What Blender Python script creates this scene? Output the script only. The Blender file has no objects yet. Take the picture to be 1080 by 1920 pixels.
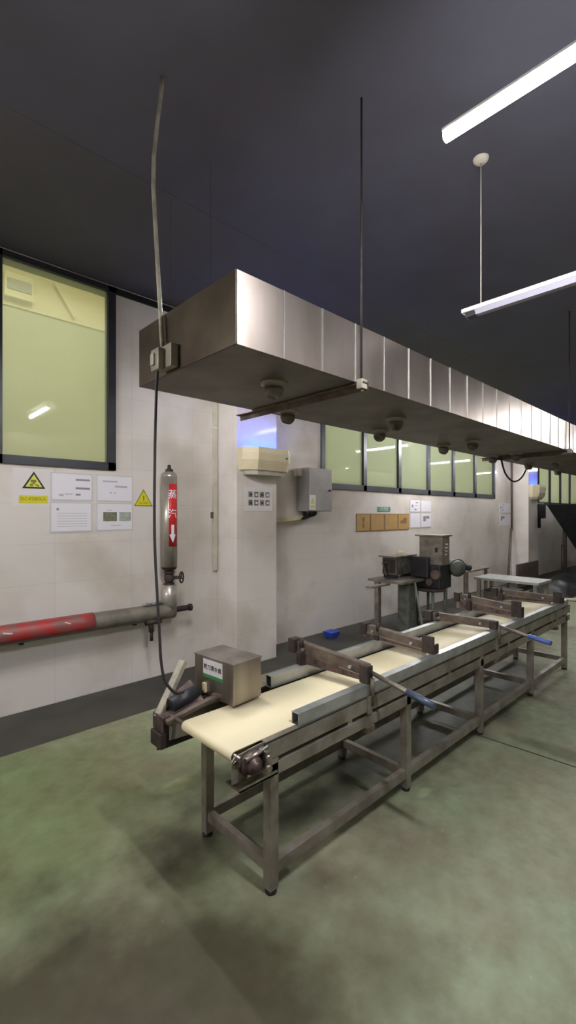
import bpy, bmesh, math, random
from mathutils import Vector, Matrix
random.seed(7)
S = bpy.context.scene
COL = S.collection
PI = math.pi
# ---------------------------------------------------------------- helpers
def lin(c):
    c = c / 255.0
    return c / 12.92 if c <= 0.04045 else ((c + 0.055) / 1.055) ** 2.4
def rgb(h):
    h = h.lstrip('#')
    return tuple(lin(int(h[i:i+2], 16)) for i in (0, 2, 4)) + (1.0,)

def newmat(name):
    m = bpy.data.materials.new(name); m.use_nodes = True
    nt = m.node_tree
    return m, nt, nt.nodes['Principled BSDF']

def mat(name, col, rough=0.5, metal=0.0, col2=None, scale=6.0, amount=0.5, bump=0.0, spec=0.5, stretch=(1, 1, 1), detail=5):
    m, nt, p = newmat(name)
    p.inputs['Roughness'].default_value = rough
    p.inputs['Metallic'].default_value = metal
    p.inputs['Specular IOR Level'].default_value = spec
    c1 = rgb(col)
    if col2:
        tc = nt.nodes.new('ShaderNodeTexCoord'); mp = nt.nodes.new('ShaderNodeMapping')
        mp.inputs['Scale'].default_value = stretch
        nz = nt.nodes.new('ShaderNodeTexNoise'); nz.inputs['Scale'].default_value = scale; nz.inputs['Detail'].default_value = detail
        cr = nt.nodes.new('ShaderNodeValToRGB')
        cr.color_ramp.elements[0].position = max(0.0, 0.62 - amount * 0.5); cr.color_ramp.elements[0].color = c1
        cr.color_ramp.elements[1].position = 0.72; cr.color_ramp.elements[1].color = rgb(col2)
        nt.links.new(tc.outputs['Object'], mp.inputs['Vector'])
        nt.links.new(mp.outputs['Vector'], nz.inputs['Vector'])
        nt.links.new(nz.outputs['Fac'], cr.inputs['Fac'])
        nt.links.new(cr.outputs['Color'], p.inputs['Base Color'])
        if bump:
            b = nt.nodes.new('ShaderNodeBump'); b.inputs['Strength'].default_value = bump; b.inputs['Distance'].default_value = 0.01
            nt.links.new(nz.outputs['Fac'], b.inputs['Height']); nt.links.new(b.outputs['Normal'], p.inputs['Normal'])
    else:
        p.inputs['Base Color'].default_value = c1
    return m

def emis(name, col, strength):
    m, nt, p = newmat(name)
    p.inputs['Base Color'].default_value = rgb(col)
    p.inputs['Emission Color'].default_value = rgb(col)
    p.inputs['Emission Strength'].default_value = strength
    return m

class MB:
    """collects shapes for one mesh"""
    def __init__(self): self.v = []; self.f = []; self.sm = []
    def add(self, verts, faces, smooth=False):
        o = len(self.v); self.v += [tuple(x) for x in verts]
        for i, f in enumerate(faces):
            self.f.append([o + k for k in f]); self.sm.append(smooth if isinstance(smooth, bool) else smooth[i])
        return self
    def box(self, x0, x1, y0, y1, z0, z1, bev=0.0, M=None):
        bm = bmesh.new(); bmesh.ops.create_cube(bm, size=1.0)
        for v in bm.verts:
            v.co = Vector(((x0+x1)/2 + v.co.x*(x1-x0), (y0+y1)/2 + v.co.y*(y1-y0), (z0+z1)/2 + v.co.z*(z1-z0)))
        if bev: bmesh.ops.bevel(bm, geom=list(bm.edges), offset=bev, segments=2, profile=0.6, affect='EDGES')
        if M is not None: bmesh.ops.transform(bm, matrix=M, verts=bm.verts)
        bm.verts.ensure_lookup_table(); bm.verts.index_update()
        self.add([v.co for v in bm.verts], [[v.index for v in f.verts] for f in bm.faces]); bm.free()
        return self
    def bar(self, p0, p1, w, h, bev=0.0, up=(0, 0, 1)):
        """rectangular bar from p0 to p1 (centre line); w sideways, h along up"""
        p0, p1 = Vector(p0), Vector(p1); d = p1 - p0; L = d.length; d.normalize()
        u = Vector(up); u = (u - d*u.dot(d)).normalized(); s = u.cross(d)
        M = Matrix(((d.x, s.x, u.x, p0.x), (d.y, s.y, u.y, p0.y), (d.z, s.z, u.z, p0.z), (0, 0, 0, 1)))
        return self.box(0, L, -w/2, w/2, -h/2, h/2, bev, M)
    def cyl(self, p0, p1, r, seg=20, r2=None, caps=True):
        p0, p1 = Vector(p0), Vector(p1); d = (p1-p0).normalized(); r2 = r if r2 is None else r2
        a = Vector((0, 0, 1)) if abs(d.z) < 0.9 else Vector((1, 0, 0))
        u = d.cross(a).normalized(); w = d.cross(u)
        vs = []
        for P, R in ((p0, r), (p1, r2)):
            for k in range(seg):
                t = 2*PI*k/seg; vs.append(P + (u*math.cos(t) + w*math.sin(t))*R)
        fs = [[k, (k+1) % seg, seg+(k+1) % seg, seg+k] for k in range(seg)]; sm = [True]*seg
        if caps: fs += [list(range(seg))[::-1], list(range(seg, 2*seg))]; sm += [False, False]
        return self.add(vs, fs, sm)
    def tube(self, pts, r, seg=10):
        pts = [Vector(p) for p in pts]; n = len(pts); vs = []
        pu = None
        for i, P in enumerate(pts):
            d = (pts[min(i+1, n-1)] - pts[max(i-1, 0)]).normalized()
            if pu is None:
                a = Vector((0, 0, 1)) if abs(d.z) < 0.9 else Vector((1, 0, 0)); u = d.cross(a).normalized()
            else: u = (pu - d*pu.dot(d)).normalized()
            pu = u; w = d.cross(u)
            for k in range(seg):
                t = 2*PI*k/seg; vs.append(P + (u*math.cos(t) + w*math.sin(t))*r)
        fs = []; sm = []
        for i in range(n-1):
            for k in range(seg):
                fs.append([i*seg+k, i*seg+(k+1) % seg, (i+1)*seg+(k+1) % seg, (i+1)*seg+k]); sm.append(True)
        fs += [list(range(seg))[::-1], [(n-1)*seg+k for k in range(seg)]]; sm += [False, False]
        return self.add(vs, fs, sm)
    def lathe(self, c, prof, axis=(0, 0, 1), seg=28):
        """prof: list of (radius, height along axis)"""
        c = Vector(c); d = Vector(axis).normalized()
        a = Vector((0, 0, 1)) if abs(d.z) < 0.9 else Vector((1, 0, 0)); u = d.cross(a).normalized(); w = d.cross(u)
        vs = []; fs = []
        for r, h in prof:
            for k in range(seg):
                t = 2*PI*k/seg; vs.append(c + d*h + (u*math.cos(t)+w*math.sin(t))*max(r, 1e-4))
        for i in range(len(prof)-1):
            for k in range(seg): fs.append([i*seg+k, i*seg+(k+1) % seg, (i+1)*seg+(k+1) % seg, (i+1)*seg+k])
        return self.add(vs, fs, True)
    def loft(self, rings, caps=(True, True)):
        n = len(rings[0]); vs = [p for r in rings for p in r]; fs = []
        for i in range(len(rings)-1):
            for k in range(n): fs.append([i*n+k, i*n+(k+1) % n, (i+1)*n+(k+1) % n, (i+1)*n+k])
        if caps[0]: fs.append(list(range(n))[::-1])
        if caps[1]: fs.append([(len(rings)-1)*n+k for k in range(n)])
        return self.add(vs, fs)
    def plate(self, poly, y0, y1):
        """polygon given in (x,z), extruded along y"""
        return self.loft([[(x, y0, z) for x, z in poly], [(x, y1, z) for x, z in poly]])
    def torus(self, c, axis, R, r, seg=24):
        c = Vector(c); d = Vector(axis).normalized()
        a = Vector((0, 0, 1)) if abs(d.z) < 0.9 else Vector((1, 0, 0)); u = d.cross(a).normalized(); w = d.cross(u)
        vs = []; fs = []; q = 8
        for k in range(seg):
            t = 2*PI*k/seg; e = u*math.cos(t)+w*math.sin(t)
            for j in range(q):
                s = 2*PI*j/q; vs.append(c + e*(R+r*math.cos(s)) + d*(r*math.sin(s)))
        for k in range(seg):
            for j in range(q): fs.append([k*q+j, ((k+1) % seg)*q+j, ((k+1) % seg)*q+(j+1) % q, k*q+(j+1) % q])
        return self.add(vs, fs, True)
    def build(self, name, material, parent=None, off=None):
        me = bpy.data.meshes.new(name)
        if off is None:
            r = parent
            while r is not None and r.parent is not None: r = r.parent
            off = Vector(r.location) if r is not None else Vector((0, 0, 0))
        me.from_pydata([tuple(Vector(v)-Vector(off)) for v in self.v], [], self.f); me.update()
        bm = bmesh.new(); bm.from_mesh(me); bmesh.ops.recalc_face_normals(bm, faces=bm.faces); bm.to_mesh(me); bm.free()
        for p, s in zip(me.polygons, self.sm): p.use_smooth = s
        me.materials.append(material)
        o = bpy.data.objects.new(name, me); COL.objects.link(o)
        if parent is not None: o.parent = parent
        else: o.location = Vector(off)
        return o

def tag(o, label, cat, group=None, kind=None):
    o['label'] = label; o['category'] = cat
    if group: o['group'] = group
    if kind: o['kind'] = kind
    return o
def thing(name, label, cat, loc, group=None):
    o = bpy.data.objects.new(name, None); COL.objects.link(o); o.location = loc; o.empty_display_size = 0.1
    return tag(o, label, cat, group)
def single(name, mb, m, label, cat, loc, group=None):
    return tag(mb.build(name, m, None, Vector(loc)), label, cat, group)
def struct(name, mb, m, parent=None, label=None):
    o = mb.build(name, m, parent, Vector((0, 0, 0)))
    if parent is None: o['kind'] = 'structure'
    if label: o['label'] = label
    return o
def text(body, size, origin, rot, m, parent, name='lettering', bold=0.0, align='CENTER', sx=1.0):
    cu = bpy.data.curves.new('lettering', 'FONT'); cu.body = body; cu.size = size; cu.extrude = 0.0006
    cu.align_x = align; cu.align_y = 'CENTER'; cu.resolution_u = 2; cu.offset = bold
    t = bpy.data.objects.new('lettering', cu); COL.objects.link(t)
    bpy.context.view_layer.update(); dg = bpy.context.evaluated_depsgraph_get()
    me = bpy.data.meshes.new_from_object(t.evaluated_get(dg)); bpy.data.objects.remove(t)
    r = parent
    while r.parent is not None: r = r.parent
    M = Matrix.Translation(Vector(origin) - Vector(r.location)) @ rot @ Matrix.Scale(sx, 4, (1, 0, 0))
    me.transform(M); me.materials.clear(); me.materials.append(m)
    o = bpy.data.objects.new(name, me); COL.objects.link(o); o.parent = parent
    return o
R_WALL = Matrix.Rotation(PI/2, 4, 'X')                                  # text read on a face looking towards -y
R_END = Matrix.Rotation(-PI/2, 4, 'Z') @ Matrix.Rotation(PI/2, 4, 'X')  # text read on a face looking towards -x

# ---------------------------------------------------------------- materials
def tile_mat(name, c1, c2, grout):
    m, nt, p = newmat(name)
    tc = nt.nodes.new('ShaderNodeTexCoord'); sp = nt.nodes.new('ShaderNodeSeparateXYZ'); ad = nt.nodes.new('ShaderNodeMath'); cb = nt.nodes.new('ShaderNodeCombineXYZ')
    nt.links.new(tc.outputs['Object'], sp.inputs[0]); nt.links.new(sp.outputs['X'], ad.inputs[0]); nt.links.new(sp.outputs['Y'], ad.inputs[1])
    nt.links.new(ad.outputs[0], cb.inputs['X']); nt.links.new(sp.outputs['Z'], cb.inputs['Y'])
    br = nt.nodes.new('ShaderNodeTexBrick'); br.offset = 0.0
    br.inputs['Scale'].default_value = 1.0; br.inputs['Brick Width'].default_value = 0.72; br.inputs['Row Height'].default_value = 0.36
    br.inputs['Mortar Size'].default_value = 0.003; br.inputs['Mortar Smooth'].default_value = 0.5
    br.inputs['Color1'].default_value = rgb(c1); br.inputs['Color2'].default_value = rgb(c2); br.inputs['Mortar'].default_value = rgb(grout)
    nt.links.new(cb.outputs[0], br.inputs['Vector'])
    nz = nt.nodes.new('ShaderNodeTexNoise'); nz.inputs['Scale'].default_value = 1.3; nz.inputs['Detail'].default_value = 6
    nt.links.new(tc.outputs['Object'], nz.inputs['Vector'])
    cr = nt.nodes.new('ShaderNodeValToRGB'); cr.color_ramp.elements[0].position = 0.45; cr.color_ramp.elements[0].color = (1, 1, 1, 1)
    cr.color_ramp.elements[1].position = 0.8; cr.color_ramp.elements[1].color = rgb('#d8d0c4')
    nt.links.new(nz.outputs['Fac'], cr.inputs['Fac'])
    mx = nt.nodes.new('ShaderNodeMix'); mx.data_type = 'RGBA'; mx.blend_type = 'MULTIPLY'; mx.inputs[0].default_value = 1.0
    nt.links.new(br.outputs['Color'], mx.inputs[6]); nt.links.new(cr.outputs['Color'], mx.inputs[7])
    nt.links.new(mx.outputs[2], p.inputs['Base Color'])
    p.inputs['Roughness'].default_value = 0.10; p.inputs['Specular IOR Level'].default_value = 0.35
    return m

def floor_mat():
    m, nt, p = newmat('green_epoxy_floor')
    tc = nt.nodes.new('ShaderNodeTexCoord')
    def noise(scale, det, x0, x1, ca, cb):
        nz = nt.nodes.new('ShaderNodeTexNoise'); nz.inputs['Scale'].default_value = scale; nz.inputs['Detail'].default_value = det; nz.inputs['Roughness'].default_value = 0.6
        nt.links.new(tc.outputs['Object'], nz.inputs['Vector'])
        cr = nt.nodes.new('ShaderNodeValToRGB'); cr.color_ramp.elements[0].position = x0; cr.color_ramp.elements[0].color = ca
        cr.color_ramp.elements[1].position = x1; cr.color_ramp.elements[1].color = cb
        nt.links.new(nz.outputs['Fac'], cr.inputs['Fac']); return cr.outputs['Color'], nz.outputs['Fac']
    base, f1 = noise(1.1, 7, 0.38, 0.66, rgb('#8f987c'), rgb('#8c8772'))
    fine, f2 = noise(9.0, 8, 0.35, 0.75, (1, 1, 1, 1), rgb('#ddd7cb'))
    light, f3 = noise(2.3, 8, 0.66, 0.74, (1, 1, 1, 1), (1.18, 1.18, 1.14, 1))
    def mul(a, b):
        mx = nt.nodes.new('ShaderNodeMix'); mx.data_type = 'RGBA'; mx.blend_type = 'MULTIPLY'; mx.inputs[0].default_value = 1.0
        nt.links.new(a, mx.inputs[6]); nt.links.new(b, mx.inputs[7]); return mx.outputs[2]
    # ragged patches: brown dirt near the conveyor head, pale spots, painted shade under it
    def dirt_shade_patch(cx, cy, rx, ry, lo, hi, col):
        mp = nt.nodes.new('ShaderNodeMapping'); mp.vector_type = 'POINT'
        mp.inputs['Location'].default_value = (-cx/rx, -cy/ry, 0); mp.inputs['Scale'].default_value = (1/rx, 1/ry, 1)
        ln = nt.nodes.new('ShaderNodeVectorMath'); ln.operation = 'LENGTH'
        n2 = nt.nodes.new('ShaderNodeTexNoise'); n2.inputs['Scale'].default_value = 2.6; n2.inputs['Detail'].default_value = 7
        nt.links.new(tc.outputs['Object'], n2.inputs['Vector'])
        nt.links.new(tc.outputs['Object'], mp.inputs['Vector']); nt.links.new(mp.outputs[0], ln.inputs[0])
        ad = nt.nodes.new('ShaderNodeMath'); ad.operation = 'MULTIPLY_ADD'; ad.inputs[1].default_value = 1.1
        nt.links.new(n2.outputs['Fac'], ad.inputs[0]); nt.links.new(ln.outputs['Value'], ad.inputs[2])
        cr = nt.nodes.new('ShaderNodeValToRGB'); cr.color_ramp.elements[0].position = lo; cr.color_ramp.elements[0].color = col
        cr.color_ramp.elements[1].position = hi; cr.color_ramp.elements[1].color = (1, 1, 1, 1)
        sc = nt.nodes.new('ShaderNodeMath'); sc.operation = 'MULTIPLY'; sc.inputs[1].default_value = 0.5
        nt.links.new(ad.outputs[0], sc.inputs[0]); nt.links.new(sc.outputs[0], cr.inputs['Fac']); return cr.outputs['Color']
    d1 = dirt_shade_patch(0.45, 1.25, 1.0, 0.85, 0.6, 0.95, (0.27, 0.22, 0.20, 1))
    d2 = dirt_shade_patch(0.6, 2.9, 1.3, 1.2, 0.5, 0.95, (0.50, 0.56, 0.41, 1))  # broad darker yellow-green patch on the left of the floor
    d3 = dirt_shade_patch(3.7, 2.12, 2.6, 0.68, 0.60, 0.84, (0.17, 0.17, 0.14, 1))  # conveyor's shade painted into the floor colour, along with grime
    d4 = dirt_shade_patch(2.52, 1.45, 0.10, 0.04, 0.50, 0.66, (1.35, 1.35, 1.3, 1))
    d5 = dirt_shade_patch(1.50, 2.56, 0.20, 0.10, 0.52, 0.66, (1.35, 1.35, 1.25, 1))
    d6 = dirt_shade_patch(3.66, 0.75, 0.10, 0.8, 0.52, 0.80, (0.62, 0.60, 0.56, 1))  # narrow darker band across the floor beside the joint line
    fleck, f5 = noise(22.0, 3, 0.70, 0.76, (1, 1, 1, 1), (1.45, 1.45, 1.4, 1))
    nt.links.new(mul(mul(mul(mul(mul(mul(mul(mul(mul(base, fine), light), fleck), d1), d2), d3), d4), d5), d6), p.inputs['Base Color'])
    mr = nt.nodes.new('ShaderNodeMapRange'); p.inputs['Specular IOR Level'].default_value = 0.3; mr.inputs['To Min'].default_value = 0.42; mr.inputs['To Max'].default_value = 0.62
    nt.links.new(f2, mr.inputs['Value']); nt.links.new(mr.outputs[0], p.inputs['Roughness'])
    b = nt.nodes.new('ShaderNodeBump'); b.inputs['Strength'].default_value = 0.15; b.inputs['Distance'].default_value = 0.01
    nt.links.new(f2, b.inputs['Height']); nt.links.new(b.outputs['Normal'], p.inputs['Normal'])
    return m

def pane_mat(name, col, clear):
    """patterned/filmed glass: part clear, part milky, a thin gloss on top"""
    m, nt, p = newmat(name); out = nt.nodes['Material Output']; nt.nodes.remove(p)
    tr = nt.nodes.new('ShaderNodeBsdfTranslucent'); tr.inputs['Color'].default_value = rgb(col)
    tp = nt.nodes.new('ShaderNodeBsdfTransparent'); tp.inputs['Color'].default_value = rgb(col)
    gl = nt.nodes.new('ShaderNodeBsdfGlossy'); gl.inputs['Roughness'].default_value = 0.03
    a = nt.nodes.new('ShaderNodeMixShader'); a.inputs[0].default_value = clear
    fr = nt.nodes.new('ShaderNodeFresnel'); fr.inputs['IOR'].default_value = 1.5
    b = nt.nodes.new('ShaderNodeMixShader')
    nt.links.new(tr.outputs[0], a.inputs[1]); nt.links.new(tp.outputs[0], a.inputs[2])
    nt.links.new(fr.outputs[0], b.inputs[0]); nt.links.new(a.outputs[0], b.inputs[1]); nt.links.new(gl.outputs[0], b.inputs[2])
    nt.links.new(b.outputs[0], out.inputs['Surface'])
    return m

M = {}
M['tile'] = tile_mat('white_wall_tile', '#dbd4cd', '#d8d1ca', '#cdc6bf')
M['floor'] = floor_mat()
M['gutter'] = mat('dark_gutter', '#3d3b34', 0.55, 0, '#2a2824', 3.0, 0.6, 0.2)
M['ceiling'] = mat('charcoal_ceiling', '#504f59', 0.75, 0, '#4a4850', 2.0)
M['ceiling2'] = mat('brown_grey_ceiling', '#514f53', 0.75, 0, '#4b494c', 2.0)
M['black'] = mat('black_trim', '#1b1b1f', 0.5)
M['wframe'] = mat('dark_window_frame', '#33363d', 0.45, 0.2, '#2a2c31', 5)
M['nextwall'] = mat('cream_wall_next_room', '#c6c8b0', 0.7, 0, '#bcbfa6', 1.2)
M['nextupper'] = mat('pale_wall_next_room', '#f2e8c6', 0.6)
M['pane1'] = pane_mat('filmed_yellow_glass', '#eaeee4', 0.65)
M['pane2'] = pane_mat('milky_green_glass', '#e4ebe0', 0.12)
M['steel'] = mat('brushed_steel', '#a79f97', 0.38, 0.95, '#7d746a', 7, 0.5, 0.03, stretch=(1, 1, 0.2))
M['duct'] = mat('duct_sheet_steel', '#c4b8ae', 0.36, 0.95, '#a79a8e', 5, 0.6, 0.02, stretch=(1, 1, 0.3))
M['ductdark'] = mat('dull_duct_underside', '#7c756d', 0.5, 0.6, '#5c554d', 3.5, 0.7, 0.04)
M['ductend'] = mat('shaded_stained_duct_end', '#5a5040', 0.42, 0.8, '#2e261c', 3.5, 0.9, 0.03)  # stained steel, darkened further to put shade into its colour
M['frame'] = mat('worn_steel_frame', '#9a9388', 0.42, 0.55, '#71685c', 9, 0.6, 0.05)
M['alu'] = mat('aluminium_tube', '#bcbebd', 0.4, 0.75, '#9c9e9b', 10, 0.5, 0.02)
M['rust'] = mat('rusty_bar', '#76685b', 0.6, 0.35, '#4a3f37', 14, 0.7, 0.3)
M['rustdark'] = mat('dark_rusty_iron', '#453a35', 0.65, 0.35, '#28221f', 16, 0.6, 0.3)
M['belt'] = mat('cream_belt', '#e8dcb6', 0.55, 0, '#ded0a8', 2.5)
M['cream'] = mat('cream_plastic', '#d6caa8', 0.45, 0, '#cabd9a', 4)
M['white'] = mat('white_enamel', '#dcdad6', 0.35)
M['white2'] = mat('aged_white_plastic', '#cfc9bb', 0.45, 0, '#b8b09e', 6)
M['diffuser'] = mat('grey_lavender_diffuser', '#a09ca8', 0.4)
M['grimy'] = mat('grimy_pale_plastic', '#a39d8c', 0.55, 0, '#7a7466', 12)
M['dirtybox'] = mat('dirty_box_plastic', '#857d6a', 0.5, 0, '#6c6453', 14)
M['grimebrown'] = mat('grimy_brown_plate', '#86786b', 0.55, 0.3, '#62564b', 9, 0.6)
M['grey'] = mat('grey_enamel', '#a3a09c', 0.4, 0.1, '#979390', 5)
M['cable'] = mat('dark_cable', '#292523', 0.6)
M['blackplastic'] = mat('black_plastic', '#19181b', 0.5, 0, '#26252a', 8)
M['blackpoly'] = mat('black_sheeting', '#1d1e20', 0.45, 0, '#2c2d2e', 6, 0.6, 0.3)
M['red'] = mat('red_label', '#c5282a', 0.4)
M['redworn'] = mat('worn_red_label', '#9c1f22', 0.5, 0, '#6a5048', 9, 0.5)
M['lag'] = mat('stained_pipe_lagging', '#7d776a', 0.55, 0.1, '#58524a', 8, 0.7, 0.2)
M['jacket'] = mat('pipe_jacket_steel', '#b3ada4', 0.35, 0.6, '#9a9389', 5)
M['yellow'] = mat('sign_yellow', '#d2c822', 0.5)
M['yellow2'] = mat('sign_pale_yellow', '#cfd05c', 0.5)
M['wallpaper'] = mat('faint_backing_sheet', '#d9d2d2', 0.3)
M['ink'] = mat('black_ink', '#26251a', 0.6)
M['inkgrey'] = mat('faded_ink', '#86808a', 0.6)
M['inkpale'] = mat('pale_grey_print', '#b4aeb6', 0.6)
M['inkolive'] = mat('olive_ink', '#7a7214', 0.6)
M['paper'] = mat('white_paper', '#e2dee4', 0.35)
M['paperedge'] = mat('clear_holder_edge', '#c9c6c8', 0.2)
M['kraft'] = mat('kraft_board', '#b08d56', 0.7, 0, '#a27f4a', 9)
M['kraftedge'] = mat('kraft_edge', '#7c6136', 0.7)
M['green'] = mat('green_sign', '#5c8f78', 0.5)
M['greenlabel'] = mat('green_label_strip', '#2f8a4c', 0.5)
M['photo1'] = mat('dark_printed_photo', '#5e6450', 0.5, 0, '#86866c', 40)
M['photo2'] = mat('pale_printed_photo', '#a9b0a4', 0.5, 0, '#8d8f88', 30)
M['bluegrip'] = mat('blue_grey_grip', '#454f62', 0.3, 0.1)
M['bluegrip2'] = mat('blue_rubber_grip', '#4a5f9e', 0.45)
M['blue'] = mat('blue_plastic', '#2748b0', 0.5)
M['brown'] = mat('brown_board', '#5a4c42', 0.7, 0, '#463a32', 6)
M['motor'] = mat('green_grey_paint', '#65675f', 0.5, 0.2, '#43453f', 12)
M['redmetal'] = mat('reddish_metal', '#6f5c59', 0.5, 0.6, '#3d302e', 25, 0.6)
M['tube_on'] = emis('lit_tube', '#f4f5fb', 1.0)
M['uv'] = emis('ultraviolet_tube', '#1448ff', 1.0)
M['tube_off'] = mat('unlit_tube', '#e6e4e0', 0.3)
M['tube_next'] = emis('lit_tube_next_room', '#fbf6e6', 1.0)
def strength(m, s): m.node_tree.nodes['Principled BSDF'].inputs['Emission Strength'].default_value = s
P = dict(wall_first=450.0, main=820.0, wall_near=22.0, wall_mid=400.0, wall_far=130.0, aisle=190.0, opp=0.0, opp_fill2=120.0, back=60.0, left=430.0, uv=110.0, next=1.0)
strength(M['tube_on'], P['main']); strength(M['uv'], P['uv']); strength(M['tube_next'], 30.0*P['next'])

# ---------------------------------------------------------------- room shell
WALL = 4.45; CEIL = 3.96; X0, X1, Y0 = -4.0, 19.0, -4.5
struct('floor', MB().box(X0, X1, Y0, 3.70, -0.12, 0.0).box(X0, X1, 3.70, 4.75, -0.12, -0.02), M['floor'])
struct('trim_1', MB().box(X0, X1, 3.70, WALL, -0.02, -0.008), M['gutter'], None, 'dark gutter strip along the foot of the tiled wall')
struct('ceiling', MB().box(X0, X1, Y0, 4.75, CEIL, CEIL+0.12), M['ceiling'])
struct('trim_2', MB().box(X0, X1, 2.9, WALL, CEIL-0.0015, CEIL), M['ceiling2'], None, 'thin strip of slightly browner ceiling next to the tiled wall')  # slightly browner strip, barely below the main ceiling
W1 = (0.82, 1.864, 2.135, 3.94); W2 = (4.87, 10.95, 2.08, 3.45); W3 = (12.9, 18.9, 1.98, 3.45)
wl = MB()
xs = X0
for a, b, z0, z1 in (W1, W2, W3):
    wl.box(xs, a, WALL, WALL+0.15, -0.02, CEIL)
    wl.box(a, b, WALL, WALL+0.15, -0.02, z0)
    if z1 < CEIL: wl.box(a, b, WALL, WALL+0.15, z1, CEIL)
    xs = b
wl.box(xs, X1, WALL, WALL+0.15, -0.02, CEIL)
struct('wall_left', wl, M['tile'])
struct('trim_3', MB().box(X0, W1[0], WALL-0.02, WALL, 3.88, CEIL-0.02).box(W1[1], X1, WALL-0.02, WALL, 3.88, CEIL-0.02), M['black'], None, 'black band along the top of the tiled wall')
struct('wall_end', MB().box(X1, X1+0.15, Y0, WALL+0.15, 0, CEIL), M['tile'])
struct('wall_rear', MB().box(X0-0.15, X0, Y0, WALL+0.15, 0, CEIL), M['tile'])
struct('wall_right', MB().box(X0, X1, Y0-0.15, Y0, 0, CEIL), M['tile'])
struct('trim_4', MB().box(3.07, 3.66, 4.06, WALL, -0.02, CEIL-0.02), M['tile'], None, 'white tiled pillar carrying the nearer blue insect trap')
struct('trim_5', MB().box(12.02, 12.66, 4.06, WALL, -0.02, CEIL-0.02), M['tile'], None, 'white tiled pillar at the far end of the wall')
# dark joint lines in the epoxy, a cut line across the floor
struct('trim_6', MB().bar((3.46, 1.9, 0.001), (3.75, -3.5, 0.001), 0.010, 0.003), M['gutter'], None, 'thin dark joint line across the green floor')

def window(n, a, b, z0, z1, panes, fr, pm, bar):
    y0, y1 = WALL-0.02, WALL+0.07
    f = MB()
    f.box(a, b, y0, y1, z0, z0+fr); f.box(a, b, y0, y1, z1-fr*0.7, z1)
    f.box(a, a+fr, y0, y1, z0, z1); f.box(b-fr, b, y0, y1, z0, z1)
    w = (b-a-2*fr+bar)/panes
    for k in range(1, panes):
        x = a+fr-bar+k*w; f.box(x, x+bar, y0, y1, z0, z1)
    o = struct('window_%d' % n, f, M['wframe'])
    for k in range(panes):
        x = a+fr+k*w
        MB().box(x-0.004, x+w-bar+0.004, WALL+0.02, WALL+0.026, z0+fr-0.004, z1-fr*0.7+0.004).build('pane', pm, o, Vector((0, 0, 0)))
    return o
window(1, *W1, 1, 0.075, M['pane1'], 0.05)
window(2, *W2, 6, 0.085, M['pane2'], 0.085)
window(3, *W3, 6, 0.08, M['pane2'], 0.09)

# the lit room behind the windows
NB, NT = 7.95, 5.7
nr = MB().box(X0, X1, NB, NB+0.1, -0.1, 4.88).box(X0-0.1, X0, WALL+0.15, NB, -0.1, NT).box(X1, X1+0.1, WALL+0.15, NB, -0.1, NT)
nr.box(X0, X1, WALL+0.15, NB, -0.14, -0.02)
struct('wall_beyond', nr, M['nextwall'])
struct('trim_7', MB().box(X0, X1, NB-0.03, NB+0.1, 4.88, NT).box(X0, X1, WALL+0.15, NB+0.1, NT, NT+0.1).box(X0, X1, WALL+0.15, WALL+0.25, 4.08, NT), M['nextupper'], None, 'pale upper wall and ceiling of the room behind the windows')
ac = thing('vent_unit', 'grey vent box high on the wall behind the large window', 'vent', (1.80, NB-0.03, 4.97))
MB().box(1.60, 2.0, NB-0.15, NB-0.03, 4.97, 5.34, 0.01).build('casing', M['nextupper'], ac)
MB().box(1.64, 1.96, NB-0.165, NB-0.14, 5.08, 5.24).build('grille', M['grey'], ac)
single('wall_brace', MB().bar((2.32, NB-0.08, 5.42), (2.62, NB-0.08, 4.95), 0.05, 0.05), M['nextupper'], 'pale slanting brace on the wall behind the large window', 'brace', (2.62, NB-0.05, 4.95))

# ---------------------------------------------------------------- lamps
def lamp(x, ya, yb, z, label, lit=True, hood=False, drop=True, m=None, top=CEIL, group='hanging tube lamps', inset=0.11, wm='white'):
    t = thing('tube_lamp', label, 'lamp', (x, (ya+yb)/2, z), group)
    tm = m or (M['tube_on'] if lit else M['tube_off'])
    MB().cyl((x, ya+0.004, z), (x, yb-0.004, z), 0.0165, 16).build('tube', tm, t)
    if hood:
        rings = []
        for y in (ya-0.02, yb+0.02):
            rings.append([(x-0.11, y, z+0.015), (x-0.035, y, z+0.075), (x+0.035, y, z+0.075), (x+0.11, y, z+0.015), (x+0.104, y, z+0.010), (x+0.03, y, z+0.066), (x-0.03, y, z+0.066), (x-0.104, y, z+0.010)])
        MB().loft(rings).build('reflector', M['white'], t)
        hz = z+0.075
    else: hz = z+0.018
    MB().box(x-0.018, x+0.018, ya, yb, hz-0.003, hz+(0.03 if hood else 0.008), 0.002).build('housing', M['white'], t)
    for y, s in ((ya, 1), (yb, -1)):
        MB().box(x-0.015, x+0.015, min(y, y+s*0.012), max(y, y+s*0.012), z-0.010, hz, 0.002).build('lamp_holder', M['blackplastic'] if not lit else M['white'], t)
    if drop:
        for y in (inset if isinstance(inset, tuple) else (ya+inset, yb-inset)):
            MB().cyl((x, y, hz+0.03), (x, y, top-(0.02 if wm == 'white' else 0.0)), 0.0035 if wm == 'white' else 0.0008, 8).build('suspension_wire', M[wm], t)
            if wm == 'white': MB().lathe((x, y, top), [(0.001, -0.03), (0.03, -0.027), (0.045, -0.012), (0.048, 0.0)]).build('ceiling_cup', M['white'], t)
    return t
lamp(1.475, 0.0, 0.77, 3.0, 'brightly lit tube lamp hanging nearest, over the green floor', inset=(0.06, 0.30))
t = thing('tube_lamp', 'unlit flat tube lamp hung on a white wire, below and behind the lit one', 'lamp', (2.88, 0.74, 2.985), 'hanging tube lamps')
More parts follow.
